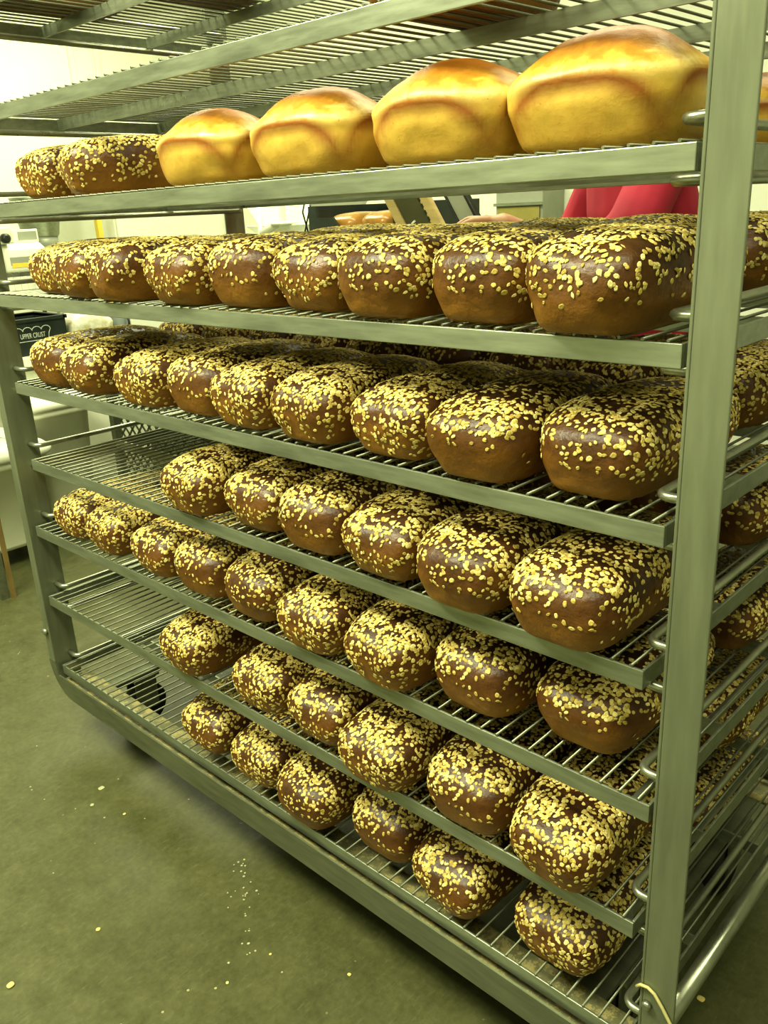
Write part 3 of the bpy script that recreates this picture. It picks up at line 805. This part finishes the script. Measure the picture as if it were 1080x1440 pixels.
# table with slanted boards
t = thing('packing_table', 'steel packing table behind the rack under the slanted boards', 'table', (.2, 1.28, 0))
MB().box(-.22, .56, 1.02, 1.55, .86, .90).build('table_top', M['steel_h'], t, .003)
for x in (-.19, .53):
    for y in (1.05, 1.52): MB().box(x - .018, x + .018, y - .018, y + .018, 0, .86).build('leg', M['steel_dark'], t)
d = Vector((.55, 0, -.835)).normalized(); w = Vector((.835, 0, .55)).normalized(); yv = Vector((0, 1, 0))
def slab(name, mat, parent, cx, cz, y, length, width, th, off=0., yoff=0.):
    c = Vector((cx, y + yoff, cz)) + w * off
    return MB().obox(c, d * length / 2, yv * th / 2, w * width / 2).build(name, mat, parent, .001)
# anchor: middle of the olive face where the photo shows it
t = thing('slanted_board', 'slanted olive board with pale wooden edges leaning on the packing table', 'board', (.22, 1.25, .905))
slab('olive_face', M['olive_panel'], t, .13, 1.205, 1.25, .62, .085, .012, -.004)
slab('wooden_edge', M['pale_wood'], t, .13, 1.205, 1.25, .62, .030, .022, -.062)
slab('wooden_edge', M['pale_wood'], t, .13, 1.205, 1.25, .62, .030, .022, .054)
m = MB()
for i in range(26):
    c = Vector((.13, 1.238, 1.205)) + w * .040 + d * (-.28 + i * .022); m.obox(c, d * .006, yv * .002, w * .003)
m.build('stud_row', M['black_plastic'], t)
MB().obox(Vector((.115, 1.242, 1.195)), d * .003, yv * .002, w * .008).build('catch', M['white_plastic'], t)
t = thing('slanted_tray', 'slanted pale grey tray with dark ribbed edges, held by the person', 'tray', (.40, 1.24, .95))
slab('tray_face', M['grey_enamel'], t, .32, 1.205, 1.24, .66, .052, .010)
slab('tray_edge', M['black_plastic'], t, .32, 1.205, 1.24, .66, .010, .020, .031)
slab('tray_edge', M['black_plastic'], t, .32, 1.205, 1.24, .66, .006, .020, -.029)

# far side: glass-fronted box and yellow note
t = thing('glass_cabinet', 'small grey wall cabinet with an amber glass front behind the trays', 'cabinet', (-.47, 3.0, 1.05))
MB().box(-.86, -.58, 3.0, 3.19, 1.08, 1.32).build('cabinet_body', M['grey_enamel'], t)
MB().box(-.845, -.595, 2.992, 2.999, 1.135, 1.215).build('amber_glass', M['amber_glass'], t)
MB().box(-.865, -.575, 2.98, 3.0, 1.222, 1.236).build('frame_bar', M['steel_h'], t); MB().box(-.865, -.575, 2.96, 3.0, 1.10, 1.125).build('frame_bar', M['steel_dark'], t)
tag(MB().box(-.66, -.60, YB - .003, YB, 1.19, 1.25).build('yellow_note', M['note_yellow'], origin=(-.63, YB, 1.22)), 'small yellow note stuck on the white wall left of the red shirt', 'note')

# ------------------------------------------------------------------ the person
person = thing('person', 'person in a red shirt leaning over the trays behind the rack', 'person', (.84, 1.33, 0))
def remesh(o, vox, smooth=4):
    r = o.modifiers.new('remesh', 'REMESH'); r.mode = 'VOXEL'; r.voxel_size = vox; r.use_smooth_shade = True
    s = o.modifiers.new('smooth', 'SMOOTH'); s.iterations = smooth; s.factor = .5
F_ = Vector((-.62, -.78, 0)).normalized(); R_ = Vector((F_.y, -F_.x, 0)); U_ = Vector((0, 0, 1))
P0 = Vector((.84, 1.33, 0))
def L(f, r, z): return P0 + F_ * f + R_ * r + U_ * z     # forward, person's right, up
def limb(m, pts, rad, n=14):
    m.tube(pts, rad, n)
    for p, r in zip(pts, rad): m.ball(p, r * .99, 12, 8)
def ell(c, a, b, n=20, tilt=0): return [c + F_ * (a * math.cos(2 * PI * k / n)) + R_ * (b * math.sin(2 * PI * k / n)) + U_ * (tilt * math.cos(2 * PI * k / n)) for k in range(n)]
shR, shL = L(.06, .185, 1.335), L(.06, -.185, 1.335)
elR, elL = L(.10, .27, 1.10), L(.22, -.24, 1.10)
haR, haL = L(.36, .20, 1.150), L(.40, .02, 1.105)
haR = Vector((.50, 1.16, 1.188)); haL = Vector((.600, 1.02, 1.075))
body = MB()
body.loft([ell(L(0, 0, .84), .085, .14), ell(L(0, 0, .95), .10, .155), ell(L(.01, 0, 1.06), .09, .135), ell(L(.03, 0, 1.2), .10, .155), ell(L(.05, 0, 1.32), .085, .165), ell(L(.07, 0, 1.37), .05, .09)])
limb(body, [L(.07, 0, 1.36), L(.10, 0, 1.43)], [.055, .050])
hc = L(.15, 0, 1.485)
body.ball(hc, (.082, .082, .108), 20, 14); body.ball(hc + F_ * .02 - U_ * .055, (.058, .058, .06), 16, 10)
body.ball(hc + F_ * .088 - U_ * .018, (.014, .014, .018), 10, 8); limb(body, [hc + F_ * .078 + U_ * .012, hc + F_ * .098 - U_ * .022], [.009, .013])
body.ball(hc + F_ * .074 - U_ * .055, (.022, .022, .006), 10, 6); body.ball(hc + F_ * .074 - U_ * .068, (.020, .020, .007), 10, 6)
for s in (1, -1):
    body.ball(hc + R_ * s * .084 - U_ * .005, (.014, .014, .030), 10, 8)
    body.ball(hc + F_ * .072 + R_ * s * .032 + U_ * .022, (.018, .018, .007), 10, 6)
limb(body, [shR, elR, haR], [.050, .042, .026]); limb(body, [shL, elL, haL], [.050, .042, .026])
def hand(m, wrist, fwd, palm_n, side):
    fwd = fwd.normalized(); palm_n = (palm_n - fwd * palm_n.dot(fwd)).normalized(); lat = fwd.cross(palm_n) * side
    pc = wrist + fwd * .05
    rings = []
    for tt, a, b in ((-.055, .020, .026), (-.02, .016, .036), (.03, .014, .040), (.045, .011, .037)):
        c = pc + fwd * tt; rings.append([c + lat * (b * math.cos(2 * PI * k / 14)) + palm_n * (a * math.sin(2 * PI * k / 14)) for k in range(14)])
    m.loft(rings)
    for i, (ln, ang) in enumerate(((.066, .5), (.076, .6), (.070, .65), (.054, .75))):
        o = pc + fwd * .038 + lat * (.030 - .020 * i); a = ang; p = [o]
        cur = fwd.copy()
        for seg in (.45, .32, .23):
            cur = (fwd * math.cos(a) + palm_n * math.sin(a)); p.append(p[-1] + cur * ln * seg); a += .45
        limb(m, p, [.0092, .0086, .0078, .0066], 8)
    o = pc - fwd * .02 + lat * .030
    limb(m, [o, o + (lat * .7 + fwd * .6).normalized() * .035 + palm_n * .01, o + (lat * .55 + fwd * .9).normalized() * .062 + palm_n * .022], [.013, .011, .008], 8)
hand(body, haR, Vector((-1, -.1, .05)), Vector((.1, -.3, -1)), 1)
hand(body, haL, Vector((-1, .55, .1)), Vector((.2, .1, -1)), -1)
for s in (1, -1): limb(body, [L(0, s * .085, .86), L(.03, s * .09, .47), L(-.01, s * .095, .08)], [.082, .052, .036]); limb(body, [L(-.02, s * .095, .05), L(.12, s * .10, .04)], [.035, .028])
b = body.build('body', M['skin'], person); remesh(b, .0055, 3)
sh = MB()
sh.loft([ell(L(0, 0, .80), .118, .185), ell(L(0, 0, .95), .125, .185), ell(L(.01, 0, 1.06), .118, .172), ell(L(.03, 0, 1.2), .128, .185), ell(L(.05, 0, 1.31), .108, .190), ell(L(.065, 0, 1.37), .075, .12), ell(L(.075, 0, 1.395), .06, .065)])
limb(sh, [L(.05, .165, 1.33), L(.09, .245, 1.17), elR + (haR - elR) * .12], [.062, .064, .056]); limb(sh, [L(.05, -.165, 1.33), L(.15, -.225, 1.17), elL + (haL - elL) * .12], [.062, .064, .056])
o = sh.build('shirt', M['red_cloth'], person); remesh(o, .008, 3)
tr = MB(); tr.loft([ell(L(0, 0, .95), .112, .170), ell(L(0, 0, .80), .115, .175)])
for s in (1, -1): limb(tr, [L(0, s * .085, .85), L(.03, s * .09, .47), L(-.01, s * .095, .10)], [.098, .070, .058])
o = tr.build('trousers', M['dark_cloth'], person); remesh(o, .01, 3)
hr = MB(); hr.ball(hc - F_ * .016 + U_ * .026, (.089, .089, .096), 20, 12); hr.ball(hc - F_ * .05 - U_ * .02, (.055, .055, .075), 14, 10)
hr.build('hair', M['hair'], person)
for s in (1, -1):
    MB().ball(hc + F_ * .076 + R_ * s * .031 + U_ * .006, (.011, .011, .008), 10, 8).build('eye', M['eye'], person)
    e = [o for o in person.children if o.name.startswith('eye')][-1]
    MB().ball(hc + F_ * .0855 + R_ * s * .031 + U_ * .006, (.0042, .0042, .005), 10, 8).build('iris', M['hair'], e)
    sho = MB(); limb(sho, [L(-.04, s * .095, .045), L(.06, s * .098, .045), L(.15, s * .10, .036)], [.044, .044, .035]); sho.build('shoe', M['black_plastic'], person)

# ------------------------------------------------------------------ bits on the floor
o = MB().tube([(1.5475, -.0145, .312), (1.553, -.0150, .319), (1.562, -.0150, .321), (1.571, -.0150, .317), (1.582, -.0150, .303), (1.592, -.0150, .288), (1.600, -.0150, .276), (1.604, -.0145, .262)], .0022, 7).build('cord', M['twig'], origin=(1.57, -.014, .26))
tag(o, 'thin pale cord curling round the foot of the right front post', 'cord')
spots = [(1.520, .289, .0125, 'round pale crumb on the floor right of the post foot'), (1.494, .279, .006, 'tiny pale crumb beside the round crumb right of the post foot'),
         (.248, -.073, .020, 'largest pale flake on the floor left of the rack base'), (.288, -.117, .011, 'pale flake on the floor just below the largest flake'),
         (.691, .000, .007, 'pale crumb on the floor close to the rack base rail'), (.626, -.291, .007, 'round yellow crumb on the open floor, left of centre'),
         (.621, -.455, .009, 'yellow crumb on the floor at the lower left edge'), (.904, -.203, .007, 'yellow crumb on the floor at the bottom of the photo'),
         (1.051, -.054, .007, 'pale crumb on the floor nearest the bottom right rail'), (.914, -.116, .006, 'yellow crumb on the floor below the dusty trail'), (.373, -.086, .007, 'small yellow crumb right of the largest floor flake')]
for i, (x, y, r, lab) in enumerate(spots):
    o = bpy.data.objects.new('crumb', crust('crumb', M['oat'] if i != 2 and i != 3 else M['crumb_pale'], 60 + i, r * .42, r * .5, r * .36, r * .45, min(r * .35, .003), 2.5, r * .25, .1, 0, 4, 3)); COL.objects.link(o); o.location = (x, y, 0); o.rotation_euler = (0, 0, i * .8); tag(o, lab, 'crumb')
for i in range(34):
    tt = random.random(); x, y = .70 + .20 * tt + random.gauss(0, .012), -.02 - .13 * tt + random.gauss(0, .012); r = random.uniform(.0022, .0045)
    o = bpy.data.objects.new('crumb', crust('crumb', M['crumb_pale'], 90 + i, r * .4, r * .5, r * .35, r * .45, r * .3, 2.5, r * .25, .1, 0, 2, 3)); COL.objects.link(o); o.location = (x, y, 0); o.rotation_euler = (0, 0, i * .8)
    tag(o, 'tiny pale crumb in the dusty trail on the floor below the base rail', 'crumb', 'crumbs in the dusty trail')

# ------------------------------------------------------------------ world, camera, look
wd = bpy.data.worlds.new('world'); scene.world = wd; wd.use_nodes = True
bg = wd.node_tree.nodes['Background']; bg.inputs['Color'].default_value = (.9, .95, .7, 1); bg.inputs['Strength'].default_value = .04
cam = bpy.data.cameras.new('camera'); co = bpy.data.objects.new('camera', cam); COL.objects.link(co); scene.camera = co
cam.sensor_fit = 'VERTICAL'; cam.sensor_height = 36; cam.lens = 1193.624 / 1440 * 36; cam.clip_start = .02
rt = Vector((.7286466968625367, .6833360860697223, -.046106231967356415)); dn = Vector((.19833125173185065, -.27495858266278317, -.9407775998643627)); fw = Vector((-.6555445871470467, .6763501839247082, -.3358745643349934))
mw = Matrix((rt, -dn, -fw)).transposed().to_4x4(); mw.translation = (1.894, -.782, 1.237); co.matrix_world = mw
scene.view_settings.view_transform = 'Standard'; scene.view_settings.look = 'Medium High Contrast'; scene.view_settings.exposure = -.06
scene.cycles.max_bounces = 6; scene.cycles.diffuse_bounces = 3
